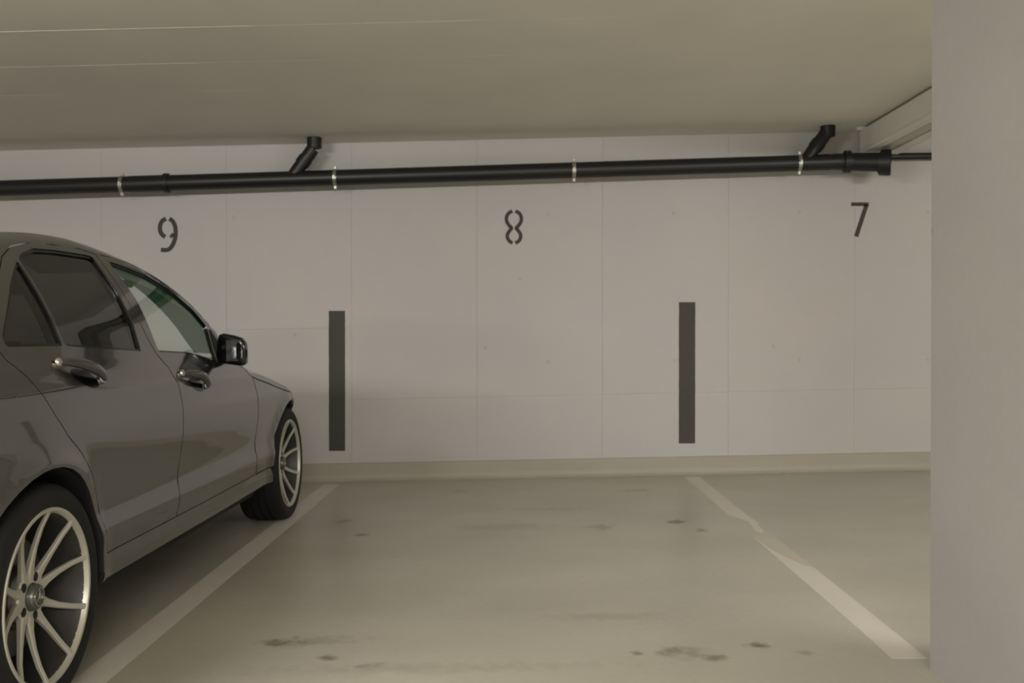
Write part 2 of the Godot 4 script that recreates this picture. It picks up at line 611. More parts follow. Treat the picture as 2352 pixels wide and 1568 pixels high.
	while x2 < X1:
		var xa := maxf(x2, X0)
		var xb := minf(x2 + 0.895, X1)
		var split := 1.10 if x2 < -1.3 else 0.585
		for r in [[-0.02, split], [split, CEIL + 0.02]]:
			var pb := MB.new()
			pb.box(Vector3(xa + 0.0003, r[0] + 0.0002, WALL_Z - 0.012), Vector3(xb - 0.0003, r[1] - 0.0002, WALL_Z), 0.0007, Transform3D(), S)
			obj("cast_panel", pb, wm, wr)
		x2 += 0.895
	# plugged formwork ties
	var plug_m := concrete(Color(0.715, 0.70, 0.685), Color(0.74, 0.715, 0.695), 9, 0.9, 2.0)
	for q in [[-2.05, 1.86], [-0.0, 1.42], [0.20, 1.88], [1.09, 1.886], [1.985, 1.89], [2.895, 1.89], [0.20, 0.83], [1.10, 0.84], [1.985, 0.845], [2.895, 0.845], [-1.61, 1.02], [-0.25, 0.93], [1.80, 0.94]]:
		var pb := MB.new()
		pb.lathe([Vector2(0.013, 0.0), Vector2(0.012, 0.001), Vector2(0.0, 0.0012)], 16, Transform3D(Basis(Vector3.RIGHT, PI / 2), Vector3(q[0], q[1], WALL_Z)))
		obj("tie_plug", pb, plug_m, wr)
	# coved skirting in the floor coating
	var sk := MB.new()
	var prof := PackedVector2Array([Vector2(0, 0), Vector2(0.05, 0), Vector2(0.032, 0.007), Vector2(0.019, 0.022), Vector2(0.013, 0.05), Vector2(0.012, 0.128), Vector2(0.0, 0.131)])
	for i in prof.size() - 1:
		if i == 0:
			continue
		var a := prof[i]
		var c := prof[i + 1]
		var d := (c - a).normalized()
		var nn := Vector3(0, -d.x, d.y)
		if nn.z < 0.0 and nn.y < 0.0:
			nn = -nn
		sk.quad(Vector3(X0, S * X0 + a.y, WALL_Z + a.x), Vector3(X1, S * X1 + a.y, WALL_Z + a.x), Vector3(X1, S * X1 + c.y, WALL_Z + c.x), Vector3(X0, S * X0 + c.y, WALL_Z + c.x), nn)
	struct(obj("baseboard_back", sk, concrete(Color(0.645, 0.625, 0.565), Color(0.68, 0.66, 0.60), 21, 0.55)), "olive grey coved skirting along the numbered wall", "skirting")
	# the other walls
	var pm := concrete(Color(0.76, 0.75, 0.735), Color(0.79, 0.77, 0.75), 13, 0.9)
	for w in [["wall_left", Vector3(X0 - 0.25, -0.3, WALL_Z - 0.25), Vector3(X0, CEIL + 0.3, Z1 + 0.25), "plain side wall left of the parked car"], ["wall_right", Vector3(X1, -0.3, WALL_Z - 0.25), Vector3(X1 + 0.25, CEIL + 0.3, Z1 + 0.25), "plain side wall right beyond the pillar"], ["wall_front", Vector3(X0 - 0.25, -0.3, Z1), Vector3(X1 + 0.25, CEIL + 0.3, Z1 + 0.25), "plain wall across the aisle, facing the numbered wall"]]:
		var b := MB.new()
		b.box(w[1], w[2], 0.0, Transform3D(), S)
		struct(obj(w[0], b, pm), w[3], "wall")
	# pillar standing on the right-hand line
	var pc := mat(Color.WHITE, 0.8)
	pc.albedo_texture = stained(Color(0.675, 0.66, 0.65), 0.03, 2.5, 2.5, Vector2i(512, 512), [[0.62, 1.33, 0.012, 0.02, 0.8], [0.57, 1.27, 0.012, 0.02, 0.55], [0.012, 1.33, 0.01, 0.015, 0.3], [0.66, 0.62, 0.012, 0.02, 0.45], [0.65, 0.55, 0.01, 0.03, 0.25]], Color(0.36, 0.33, 0.3), 31)
	var cb2 := MB.new()
	var pz := -2.855
	var px := 1.217
	var pts := [Vector2(px, pz + 0.006), Vector2(px + 0.006, pz), Vector2(px + 0.344, pz), Vector2(px + 0.35, pz + 0.006), Vector2(px + 0.35, pz + 0.974), Vector2(px + 0.344, pz + 0.98), Vector2(px + 0.006, pz + 0.98), Vector2(px, pz + 0.974)]
	for i in pts.size():
		var a: Vector2 = pts[i]
		var c: Vector2 = pts[(i + 1) % pts.size()]
		var nn := Vector3(c.y - a.y, 0, a.x - c.x).normalized()
		if nn.dot(Vector3((a.x + c.x) / 2.0 - px - 0.175, 0, (a.y + c.y) / 2.0 - pz - 0.49)) < 0.0:
			nn = -nn
		var q := [Vector3(a.x, S * a.x - 0.02, a.y), Vector3(c.x, S * c.x - 0.02, c.y), Vector3(c.x, S * c.x + CEIL + 0.01, c.y), Vector3(a.x, S * a.x + CEIL + 0.01, a.y)]
		var uv := []
		for p in q:
			var along: float = (p.z - pz) if absf(nn.x) > 0.5 else (p.x - px + 1.2)
			uv.append(Vector2(along / 2.5, p.y / 2.5))
		cb2.tri(q[0], q[1], q[2], nn, nn, nn, uv[0], uv[1], uv[2])
		cb2.tri(q[0], q[2], q[3], nn, nn, nn, uv[0], uv[2], uv[3])
	struct(obj("pillar", cb2, pc), "pale grey concrete pillar with small scuffs in the right foreground", "pillar")

# ------------------------------------------------------------------ paint on floor and wall
func strip(x0: float, x1: float, outline: PackedVector2Array) -> MB:
	# outline in (x, z), laid on the sloping floor, 1.5 mm thick
	var b := MB.new()
	var ix := Geometry2D.triangulate_polygon(outline)
	var up := Vector3(-S, 1, 0).normalized()
	var h := 0.0006
	for k in range(0, ix.size(), 3):
		var q := []
		for m in 3:
			var p := outline[ix[k + m]]
			q.append(Vector3(p.x, S * p.x + h, p.y))
		b.tri(q[0], q[1], q[2], up, up, up)
	for i in outline.size():
		var a := outline[i]
		var c := outline[(i + 1) % outline.size()]
		var o := Vector2(c.y - a.y, a.x - c.x).normalized()
		if Geometry2D.is_point_in_polygon((a + c) / 2.0 + o * 0.0005, outline):
			o = -o
		b.quad(Vector3(a.x, S * a.x, a.y), Vector3(c.x, S * c.x, c.y), Vector3(c.x, S * c.x + h, c.y), Vector3(a.x, S * a.x + h, a.y), Vector3(o.x, 0, o.y))
	return b

func smooth(p: Array, steps := 6) -> PackedVector2Array:
	var o := PackedVector2Array()
	for i in p.size() - 1:
		var a: Vector2 = p[maxi(i - 1, 0)]
		var b: Vector2 = p[i]
		var c: Vector2 = p[i + 1]
		var d: Vector2 = p[mini(i + 2, p.size() - 1)]
		for k in steps:
			o.append(b.cubic_interpolate(c, a, d, float(k) / steps))
	o.append(p[-1])
	return o

func ribbon(b: MB, p: PackedVector2Array, w: float, depth: float) -> void:
	var l := PackedVector2Array()
	var r := PackedVector2Array()
	for i in p.size():
		var d := (p[mini(i + 1, p.size() - 1)] - p[maxi(i - 1, 0)]).normalized()
		var o := Vector2(-d.y, d.x) * w / 2.0
		l.append(p[i] + o)
		r.append(p[i] - o)
	for i in p.size() - 1:
		for z in [0.0, depth]:
			var nn := Vector3(0, 0, 1.0 if z > 0.0 else -1.0)
			b.quad(Vector3(l[i].x, l[i].y, z), Vector3(l[i + 1].x, l[i + 1].y, z), Vector3(r[i + 1].x, r[i + 1].y, z), Vector3(r[i].x, r[i].y, z), nn)
		var e := (l[i + 1] - l[i]).normalized()
		var nl := Vector3(-e.y, e.x, 0)
		b.quad(Vector3(l[i].x, l[i].y, 0), Vector3(l[i + 1].x, l[i + 1].y, 0), Vector3(l[i + 1].x, l[i + 1].y, depth), Vector3(l[i].x, l[i].y, depth), nl)
		b.quad(Vector3(r[i].x, r[i].y, 0), Vector3(r[i + 1].x, r[i + 1].y, 0), Vector3(r[i + 1].x, r[i + 1].y, depth), Vector3(r[i].x, r[i].y, depth), -nl)
	for i in [0, p.size() - 1]:
		var d2 := (p[1] - p[0]).normalized() * -1.0 if i == 0 else (p[-1] - p[-2]).normalized()
		b.quad(Vector3(l[i].x, l[i].y, 0), Vector3(r[i].x, r[i].y, 0), Vector3(r[i].x, r[i].y, depth), Vector3(l[i].x, l[i].y, depth), Vector3(d2.x, d2.y, 0))

func glyph(called: String, at: Vector3, strokes: Array, label: String, m: Material) -> void:
	# strokes: [width, [x, y, ...], curved] in units of 0.2376 mm about the middle, y down
	var b := MB.new()
	for s in strokes:
		var pts := []
		for i in range(0, s[1].size(), 2):
			pts.append(Vector2(s[1][i], -s[1][i + 1]) * 0.0002376)
		ribbon(b, smooth(pts) if s[2] else PackedVector2Array(pts), s[0] * 0.0002376, 0.0012)
	var o := obj(called, b, m)
	o.position = at
	tag(o, label, "number", "stencilled bay numbers")

func wall_things() -> void:
	# white lines between the bays
	var lm := concrete(Color(0.82, 0.795, 0.755), Color(0.845, 0.82, 0.78), 41, 0.6, 0.6)
	var worn := concrete(Color(0.755, 0.735, 0.67), Color(0.785, 0.76, 0.70), 42, 0.6, 0.6)
	var left := strip(0, 0, P([-1.383, -6.71, -1.267, -6.70, -1.247, -2.0, -1.357, -2.0]))
	tag(obj("parking_line", left, lm), "pale painted bay line running past the wheels of the dark car", "line", "bay lines")
	# the right-hand line was scraped and repainted: two sound stretches, a torn end and a worn length between
	var t := root("parking_line")
	tag(t, "pale painted bay line, worn through in its middle, ending at the pillar", "line", "bay lines")
	obj("sound_paint", strip(0, 0, P([1.152, -6.729, 1.256, -6.715, 1.253, -5.22, 1.262, -5.06, 1.245, -5.045, 1.236, -4.86, 1.215, -4.82, 1.196, -4.86, 1.213, -5.06, 1.222, -5.13, 1.196, -5.20, 1.152, -5.30])), lm, t)
	obj("worn_paint", strip(0, 0, P([1.15, -4.78, 1.215, -4.815, 1.236, -4.855, 1.256, -4.87, 1.256, -4.1, 1.225, -4.15, 1.19, -4.33, 1.165, -4.5])), worn, t)
	obj("sound_paint", strip(0, 0, P([1.148, -4.78, 1.164, -4.5, 1.189, -4.33, 1.224, -4.15, 1.257, -4.1, 1.256, -3.3, 1.254, -2.954, 1.149, -2.96, 1.15, -3.6, 1.149, -4.3])), lm, t)
	# dark bands on the wall at the bay limits
	var bm := concrete(Color(0.265, 0.25, 0.235), Color(0.285, 0.27, 0.25), 44, 0.7)
	for s in [[-1.369, -1.251, 0.192, 1.193, "dark grey painted upright band on the wall nearer the car"], [1.128, 1.246, 0.248, 1.254, "dark grey painted upright band on the wall nearer the pillar"]]:
		var b := MB.new()
		var l := PackedVector2Array()
		# slightly ragged roller edges
		var n := 40
		for i in n + 1:
			l.append(Vector2(s[1] - 0.0015 * hash2(i, 5, 9), lerpf(s[2], s[3], float(i) / n)))
		for i in n + 1:
			l.append(Vector2(s[0] + 0.0015 * hash2(i, 8, 9), lerpf(s[3], s[2], float(i) / n)))
		b.extrude(l, 0.0012)
		var o := obj("wall_band", b, bm)
		o.position = Vector3(0, 0, WALL_Z)
		tag(o, s[4], "band", "upright wall bands")
	var nm := mat(Color(0.262, 0.245, 0.225), 0.75)
	glyph("bay_number", Vector3(-2.521, 1.737, WALL_Z), [[130, [-46, -478, -150, -420, -215, -310, -232, -200, -215, -90, -165, 0, -70, 66], true], [130, [52, -478, 140, -420, 205, -310, 236, -200, 243, -60, 236, 60, 200, 200, 140, 330, 50, 432, -60, 465, -205, 452], true], [95, [80, 82, 130, 30, 175, -30], true]], "stencilled dark digit nine on the wall above the car bonnet", nm)
	glyph("bay_number", Vector3(-0.046, 1.789, WALL_Z), [[108, [-45, -475, -140, -430, -207, -340, -225, -240, -205, -150, -145, -50, -72, 30, -120, 100, -180, 190, -200, 275, -170, 370, -110, 440, -42, 478], true], [108, [45, -475, 140, -430, 207, -340, 225, -240, 205, -150, 145, -50, 72, 30, 125, 100, 183, 190, 205, 275, 178, 370, 118, 440, 42, 478], true]], "stencilled dark digit eight on the wall over the empty bay", nm)
	glyph("bay_number", Vector3(2.411, 1.838, WALL_Z), [[110, [-265, -465, 265, -465], false], [128, [197, -448, -110, 500], false]], "stencilled dark digit seven on the wall near the pillar", nm)

# ------------------------------------------------------------------ pipes under the ceiling
const PG := 0.20      # pipe axis in front of the wall
func pipe_y(x: float) -> float:
	return 2.033 + 0.030 * (x + 3.6) + 0.006

func coupling(b: MB, x: float, x1: float, r: float) -> void:
	b.tube([Vector3(x, pipe_y(x), WALL_Z + PG), Vector3(x + 0.004, pipe_y(x), WALL_Z + PG), Vector3(x1 - 0.004, pipe_y(x1), WALL_Z + PG), Vector3(x1, pipe_y(x1), WALL_Z + PG)], [r - 0.004, r, r, r - 0.004], 28)

func branch(t: Node, x: float, m: Material) -> void:
	# 45 degree fitting rising from the run, then an elbow into the ceiling
	var y := pipe_y(x)
	var z := WALL_Z + PG
	var top := CEIL + S * (x + 0.2)
	var b := MB.new()
	b.tube([Vector3(x, y, z), Vector3(x + 0.06, y + 0.085, z), Vector3(x + 0.098, y + 0.135, z), Vector3(x + 0.128, y + 0.172, z), Vector3(x + 0.150, y + 0.205, z), Vector3(x + 0.162, y + 0.24, z), Vector3(x + 0.164, top, z)], [0.044, 0.044, 0.045, 0.046, 0.046, 0.046, 0.046], 28)
	var f := obj("branch_fitting", b, m, t)
	var c := MB.new()
	c.tube([Vector3(x + 0.072, y + 0.101, z), Vector3(x + 0.0745, y + 0.104, z), Vector3(x + 0.105, y + 0.143, z), Vector3(x + 0.108, y + 0.147, z)], [0.045, 0.0505, 0.0505, 0.045], 28)
	obj("socket", c, m, f)
	var d := MB.new()
	d.tube([Vector3(x + 0.163, top - 0.075, z), Vector3(x + 0.163, top - 0.07, z), Vector3(x + 0.164, top, z)], [0.045, 0.0505, 0.0505], 28)
	obj("ceiling_socket", d, m, f)

func pipework() -> void:
	var black := mat(Color(0.105, 0.10, 0.098), 0.42, 0.0, 0.5)
	var steel := mat(Color(0.72, 0.72, 0.68), 0.35, 0.85)
	var t := root("drain_pipe")
	tag(t, "thick black plastic drain pipe running along the top of the wall", "pipe")
	var z := WALL_Z + PG
	var b := MB.new()
	b.tube([Vector3(X0, pipe_y(X0), z), Vector3(2.22, pipe_y(2.22), z)], [0.055, 0.055], 32)
	obj("pipe_run", b, black, t)
	for c in [[-2.72, -2.43, 0.0575], [-2.47, -2.435, 0.068], [-0.85, -0.835, 0.0562], [0.58, 0.605, 0.0565], [2.09, 2.13, 0.057]]:
		var k := MB.new()
		coupling(k, c[0], c[1], c[2])
		obj("coupling", k, black, t)
	branch(t, -1.59, black)
	branch(t, 1.955, black)
	# steel clamps with bolt lugs, held off the wall on studs
	for x in [-2.76, -1.28, 0.37, 1.92]:
		var k := MB.new()
		k.tube([Vector3(x - 0.012, pipe_y(x), z), Vector3(x - 0.011, pipe_y(x), z), Vector3(x + 0.011, pipe_y(x), z), Vector3(x + 0.012, pipe_y(x), z)], [0.056, 0.0595, 0.0595, 0.056], 32)
		var cl := obj("pipe_clamp", k, steel, t)
		var g := MB.new()
		for s in [-1.0, 1.0]:
			g.box(Vector3(x - 0.011, pipe_y(x) + s * 0.068 - 0.012, z - 0.006), Vector3(x + 0.011, pipe_y(x) + s * 0.068 + 0.012, z + 0.012), 0.003)
			g.tube([Vector3(x, pipe_y(x) + s * 0.068, z + 0.006), Vector3(x, pipe_y(x) + s * 0.068, z + 0.02)], [0.006, 0.006], 8)
		g.tube([Vector3(x, pipe_y(x), WALL_Z - 0.002), Vector3(x, pipe_y(x), z - 0.054)], [0.006, 0.006], 10)
		g.lathe([Vector2(0, 0), Vector2(0.022, 0), Vector2(0.022, 0.004), Vector2(0, 0.004)], 14, Transform3D(Basis(Vector3.RIGHT, PI / 2), Vector3(x, pipe_y(x), WALL_Z)))
		obj("clamp_lug", g, steel, cl)
		var n := MB.new()
		n.lathe([Vector2(0, 0.012), Vector2(0.008, 0.011), Vector2(0.011, 0.004), Vector2(0.011, 0)], 12, Transform3D(Basis(Vector3.RIGHT, PI / 2), Vector3(x, pipe_y(x) + 0.004, z + 0.0585)))
		obj("clamp_bolt", n, steel, cl)
	# cleaning access at the end: collar, body turned out of the wall, wide screw cap
	var y := pipe_y(2.2)
	var e := MB.new()
	e.tube([Vector3(2.15, y, z), Vector3(2.22, y, z), Vector3(2.29, y - 0.004, z + 0.02), Vector3(2.46, y - 0.022, z + 0.10)], [0.056, 0.058, 0.062, 0.064], 28)
	var ac := obj("cleaning_access", e, black, t)
	var cap := MB.new()
	cap.tube([Vector3(2.225, y, z), Vector3(2.23, y, z), Vector3(2.27, y, z + 0.006), Vector3(2.275, y, z + 0.006)], [0.062, 0.077, 0.077, 0.064], 28)
	obj("collar", cap, black, ac)
	cap = MB.new()
	cap.tube([Vector3(2.44, y - 0.02, z + 0.09), Vector3(2.445, y - 0.021, z + 0.093), Vector3(2.50, y - 0.027, z + 0.12), Vector3(2.505, y - 0.027, z + 0.122)], [0.07, 0.088, 0.09, 0.084], 28)
	obj("screw_cap", cap, black, ac)
	# thin pipe that goes on behind the pillar
	var th := MB.new()
	th.tube([Vector3(2.3, 2.272, WALL_Z + 0.06), Vector3(X1, 2.33, WALL_Z + 0.06)], [0.0245, 0.0245], 20)
	var ob := obj("thin_pipe", th, black)
	tag(ob, "thin black pipe along the wall running behind the pillar", "pipe")
	# pale trunking under the ceiling, at right angles to the wall
	var tr := root("ceiling_trunking", Vector3(2.37, CEIL + S * 2.5 - 0.012, 0))
	tag(tr, "pale metal trunking under the ceiling running from the wall towards the pillar", "trunking")
	var tm := mat(Color(0.86, 0.85, 0.81), 0.5)
	var bd := MB.new()
	bd.box(Vector3(0, -0.155, WALL_Z + 0.10), Vector3(0.27, -0.002, -1.5), 0.012)
	bd.box(Vector3(0, -0.172, WALL_Z + 0.10), Vector3(0.07, -0.150, -1.5), 0.004)
	bd.box(Vector3(0.18, -0.172, WALL_Z + 0.10), Vector3(0.27, -0.150, -1.5), 0.004)
	obj("trunk_body", bd, tm, tr)
	var cv := MB.new()
	cv.box(Vector3(0.085, -0.166, WALL_Z + 0.12), Vector3(0.165, -0.154, -1.5), 0.003)
	obj("cover_strip", cv, mat(Color(0.72, 0.71, 0.66), 0.45), tr)
	var br := MB.new()
	br.box(Vector3(-0.035, -0.014, WALL_Z + 0.13), Vector3(0.03, 0.010, WALL_Z + 0.16), 0.002)
	obj("fixing_bracket", br, mat(Color(0.85, 0.85, 0.83), 0.4), tr)

# ------------------------------------------------------------------ the car
func car() -> void:
	var c := root("car", Vector3(CAR_X, S * CAR_X + 0.0008, CAR_Z))
	c.rotation.z = atan(S)
	tag(c, "dark grey saloon car parked nose to the wall, silver ten-spoke wheels", "car")
	var paint := mat(Color(0.215, 0.21, 0.205), 0.13, 0.12, 0.66)
	paint.clearcoat_enabled = true
	paint.clearcoat = 1.0
	paint.clearcoat_roughness = 0.03
	var rubber := mat(Color(0.055, 0.053, 0.05), 0.6)
	var gloss := mat(Color(0.03, 0.03, 0.032), 0.15)
	var plastic := mat(Color(0.07, 0.07, 0.068), 0.7)
	var trim := mat(Color(0.42, 0.41, 0.39), 0.9)
	var seatm := mat(Color(0.06, 0.058, 0.055), 0.75)
	var chrome := mat(Color(0.75, 0.75, 0.73), 0.22, 0.95)
	var glass := mat(Color(0.42, 0.95, 0.68, 0.085), 0.0)
	glass.transparency = BaseMaterial3D.TRANSPARENCY_ALPHA
	var tinted := mat(Color(0.045, 0.06, 0.05, 0.95), 0.0)
	tinted.transparency = BaseMaterial3D.TRANSPARENCY_ALPHA
	var M := {"paint": paint, "rubber": rubber, "gloss": gloss, "plastic": plastic, "trim": trim, "seat": seatm, "chrome": chrome, "glass": glass, "tinted": tinted}
	# --- outlines in side view
	var rear_door := P([0.392, 0.352, 1.008, 0.352, 1.030, 0.42, 1.040, 0.55, 1.044, 0.66, 1.042, 0.78, 1.024, 0.86, 0.996, 0.925, 0.945, 0.978, 0.925, 1.04, 0.908, 1.17, 0.893, 1.30, 0.885, 1.352, 0.78, 1.362, 0.56, 1.358, 0.40, 1.348, 0.27, 1.325, 0.17, 1.285, 0.04, 1.20, -0.10, 1.085, -0.135, 1.03, -0.11, 0.985, -0.05, 0.935, -0.018, 0.88, 0.025, 0.822, 0.085, 0.758, 0.17, 0.700, 0.268, 0.617, 0.325, 0.527, 0.362, 0.43])
	var front_door := P([1.014, 0.352, 2.122, 0.352, 2.125, 0.45, 2.120, 0.60, 2.105, 0.74, 2.06, 0.83, 1.98, 0.885, 1.87, 0.915, 1.845, 0.93, 1.80, 1.00, 1.745, 1.068, 1.69, 1.128, 1.62, 1.183, 1.54, 1.228, 1.45, 1.268, 1.36, 1.300, 1.26, 1.323, 1.157, 1.339, 1.02, 1.352, 0.891, 1.353, 0.899, 1.30, 0.914, 1.17, 0.931, 1.04, 0.951, 0.979, 1.002, 0.928, 1.030, 0.862, 1.048, 0.78, 1.050, 0.66, 1.046, 0.55, 1.036, 0.42])
	var win_r := rounded(P([0.262, 1.022, 0.815, 0.996, 0.846, 1.08, 0.855, 1.19, 0.840, 1.335, 0.79, 1.338, 0.56, 1.335, 0.41, 1.327, 0.30, 1.300, 0.265, 1.282]), 0.012)
	var win_q := rounded(P([0.238, 1.023, 0.242, 1.272, 0.19, 1.245, 0.11, 1.195, 0.0, 1.108, -0.07, 1.045, -0.075, 1.024]), 0.010)
	var win_f := rounded(P([0.990, 0.990, 1.30, 0.978, 1.52, 0.950, 1.622, 0.934, 1.690, 1.088, 1.61, 1.158, 1.46, 1.232, 1.378, 1.262, 1.26, 1.294, 1.109, 1.315, 1.0, 1.326, 0.966, 1.326, 0.990, 1.25, 1.006, 1.18]), 0.012)
	var sail := P([1.645, 0.932, 1.83, 0.915, 1.79, 0.985, 1.712, 1.075])
	var arch_r := PackedVector2Array()
	var arch_f := PackedVector2Array()
	for i in 40:
		var a := TAU * i / 40.0
		arch_r.append(Vector2(-0.022 + cos(a) * ARCH_R, 0.318 + sin(a) * ARCH_R))
		arch_f.append(Vector2(HUB_F - 0.01 + cos(a) * ARCH_R, 0.318 + sin(a) * ARCH_R))
	var whole := PackedVector2Array()       # the side from boot corner to the windscreen foot
	for p in [Vector2(-1.0, 0.30), Vector2(0.36, 0.30), Vector2(0.37, 0.345), Vector2(2.13, 0.345)]:
		whole.append(p)
	whole.append(Vector2(2.13, 0.60))
	whole.append(Vector2(2.112, 0.745))
	whole.append(Vector2(2.065, 0.838))
	whole.append(Vector2(2.00, edge(2.0)))
	for i in range(1, 121):
		var u := 2.0 - 3.0 * i / 120.0
		whole.append(Vector2(u, edge(u)))
	var fender := P([2.136, 0.352, 3.18, 0.352])
	var flank := PackedVector2Array()      # the bonnet wraps over the shoulder down to the shut line
	fender.append(Vector2(3.18, edge(3.18) - 0.034))
	for i in range(1, 25):
		var u := 3.18 - 1.16 * i / 24.0
		fender.append(Vector2(u, edge(u) - 0.052 + 0.018 * maxf(u - 2.18, 0.0)))
	for i in 25:
		var u := 3.18 - 1.16 * i / 24.0
		flank.append(Vector2(u, edge(u)))
	for i in 25:
		var u := 2.02 + 1.16 * i / 24.0
		flank.append(Vector2(u, edge(u) - 0.046 + 0.018 * maxf(u - 2.18, 0.0)))
	fender.append_array(P([2.072, 0.835, 2.118, 0.745, 2.136, 0.60]))
	var sill := P([0.345, 0.268, 2.42, 0.268, 2.405, 0.31, 2.385, 0.346, 0.35, 0.346])
	var cap := rounded(P([-0.33, 0.838, -0.165, 0.838, -0.150, 0.868, -0.152, 0.90, -0.16, 0.99, -0.33, 1.00]), 0.02)
	for s in [1.0, -1.0]:
		var fr := obj("side_frame", panel(s, whole, [grown(rear_door, 0.0035), grown(front_door, 0.0035), arch_r]), paint, c)
		if s > 0.0:
			obj("fuel_flap", panel(s, cap, [], 0.0012, 0.004), paint, fr)
		obj("front_wing", panel(s, fender, [arch_f]), paint, c)
		obj("bonnet_flank", panel(s, flank, []), paint, c)
		var rd := obj("rear_door", panel(s, rear_door, [grown(win_r, 0.006), grown(win_q, 0.006)]), paint, c)
		obj("window_seal", panel(s, grown(win_r, 0.012), [grown(win_r, -0.003)], -0.004, 0.01), gloss, rd)
		obj("window_seal", panel(s, grown(win_q, 0.012), [grown(win_q, -0.003)], -0.004, 0.01), gloss, rd)
		obj("window_glass", panel(s, win_r, [], -0.010, 0.0), tinted, rd)
		obj("quarter_glass", panel(s, win_q, [], -0.010, 0.0), tinted, rd)
		handle(rd, s, 0.15, 0.965, 0.385, 0.905, M)
		var fd := obj("front_door", panel(s, front_door, [grown(win_f, 0.006)]), paint, c)
		obj("window_seal", panel(s, grown(win_f, 0.012), [grown(win_f, -0.003)], -0.004, 0.01), gloss, fd)
		obj("window_glass", panel(s, win_f, [], -0.010, 0.0), glass, fd)
		obj("mirror_base", panel(s, sail, [], 0.004, 0.01), plastic, fd)
		handle(fd, s, 1.105, 0.895, 1.335, 0.835, M)
		obj("sill", panel(s, sill, []), paint, c)
		mirror(c, s, M)
		obj("door_card", panel(s, P([-0.1, 0.30, 2.05, 0.30, 1.9, 0.915, 1.5, 0.945, 0.9, 0.985, -0.1, 1.01]), [arch_r], -0.055, 0.0), seatm, c)
		# pillar trims inside the glass
		for pt in [P([0.84, 0.98, 1.0, 0.98, 0.985, 1.34, 0.85, 1.34]), P([0.215, 1.02, 0.265, 1.02, 0.27, 1.30, 0.215, 1.27])]:
			obj("pillar_trim", panel(s, pt, [], -0.030, 0.0), seatm, c)
		var ap := PackedVector2Array()
		for i in 21:
			var u := 1.0 + 0.9 * i / 20.0
			ap.append(Vector2(u, edge(u) - 0.012))
		for i in 21:
			var u := 1.9 - 0.9 * i / 20.0
			ap.append(Vector2(u, maxf(edge(u) - 0.075, 0.93)))
		obj("pillar_trim", panel(s, ap, [], -0.028, 0.0), trim, c)
		obj("pillar_trim", across(1.08, 1.92, 14, 0.055, 0.80 * s, 0.99 * s, 0.022, 6), trim, c)
		# arch liners
		for ar in [[-0.022, 0.0], [HUB_F - 0.01, 0.0]]:
			var lb := MB.new()
			var g := []
			for i in 25:
				var a := -0.25 + (PI + 0.5) * i / 24.0
				var row := []
				for w in [0.0, 0.1, 0.2, 0.34]:
					var uu: float = ar[0] + cos(a) * (ARCH_R - 0.002)
					var vv := 0.318 + sin(a) * (ARCH_R - 0.002)
					row.append(Vector3(s * (hw(uu, maxf(vv, 0.2)) - 0.012 - w), vv, -uu))
				g.append(row)
			lb.sheet(g, Vector3.DOWN)
			obj("arch_liner", lb, plastic, c)
	# --- panels across the car
	var roof := obj("roof", across(-0.06, 1.10, 24, 0.052), paint, c)
	obj("windscreen", across(1.10, 1.985, 18, 0.055, -1.0, 1.0, 0.0, 24, 0.10), glass, c)
	obj("rear_window", across(-0.56, -0.06, 12, 0.05, -1.0, 1.0, 0.0, 24, -0.06), tinted, c)
	obj("boot_lid", across(-1.02, -0.56, 10, 0.03, -1.0, 1.0, 0.0, 24, 0.0), paint, c)
	obj("bonnet", across(2.03, 3.48, 30, 0.085, -0.985, 0.985, 0.0, 30), paint, c)
	obj("scuttle", across(1.97, 2.035, 4, 0.05, -1.0, 1.0, 0.004), plastic, c)
	obj("headliner", across(-0.2, 1.12, 16, 0.045, -0.97, 0.97, 0.03), trim, c)
	ends(c, M)
	cabin(c, M)
	for w in [[0.0, 1.0], [HUB_F, 1.0], [0.0, -1.0], [HUB_F, -1.0]]:
		wheel(c, w[0], w[1], M)
	# floor pan and exhaust side
	var ub := MB.new()
	ub.box(Vector3(-0.60, 0.19, -3.35), Vector3(0.60, 0.33, 0.85), 0.03)
	obj("underbody", ub, plastic, c)
	var ub2 := MB.new()
	ub2.box(Vector3(-0.79, 0.20, -2.38), Vector3(0.79, 0.32, -0.42), 0.02)
	obj("floor_pan", ub2, plastic, c)

func handle(door: Node, s: float, u0: float, v0: float, u1: float, v1: float, M: Dictionary) -> void:
	# grip bowed off the door over a scooped recess
	var pts := []
	var rr := []
	for i in 13:
		var t := i / 12.0
		var u := lerpf(u0, u1, t)
		var v := lerpf(v0, v1, t)
		pts.append(side(s, u, v, 0.004 + 0.034 * pow(sin(PI * clampf(t * 1.0, 0.02, 0.98)), 0.55)))
		rr.append(0.010 + 0.007 * sin(PI * t))
	var b := MB.new()
	b.tube(pts, rr, 12)
	var h := obj("door_handle", b, M.paint, door)
	var k := MB.new()
	var scoop := PackedVector2Array()
	for i in 20:
		var a := TAU * i / 20.0
		scoop.append(Vector2(lerpf(u0, u1, 0.55) + cos(a) * 0.075, lerpf(v0, v1, 0.55) - 0.016 + sin(a) * 0.026 - cos(a) * 0.018))
	k = panel(s, scoop, [], 0.0008, 0.0, 0.03, 0.01)
	obj("grip_recess", k, M.gloss, h)
	for e in [0.0, 1.0]:
		var q := MB.new()
		var p: Vector3 = side(s, lerpf(u0, u1, e), lerpf(v0, v1, e), 0.008)
		q.lathe([Vector2(0, 0.010), Vector2(0.010, 0.007), Vector2(0.015, 0.0), Vector2(0.015, -0.006)], 14, Transform3D(Basis(Vector3.FORWARD, PI / 2 * s), p))
		obj("handle_end", q, M.chrome, h)

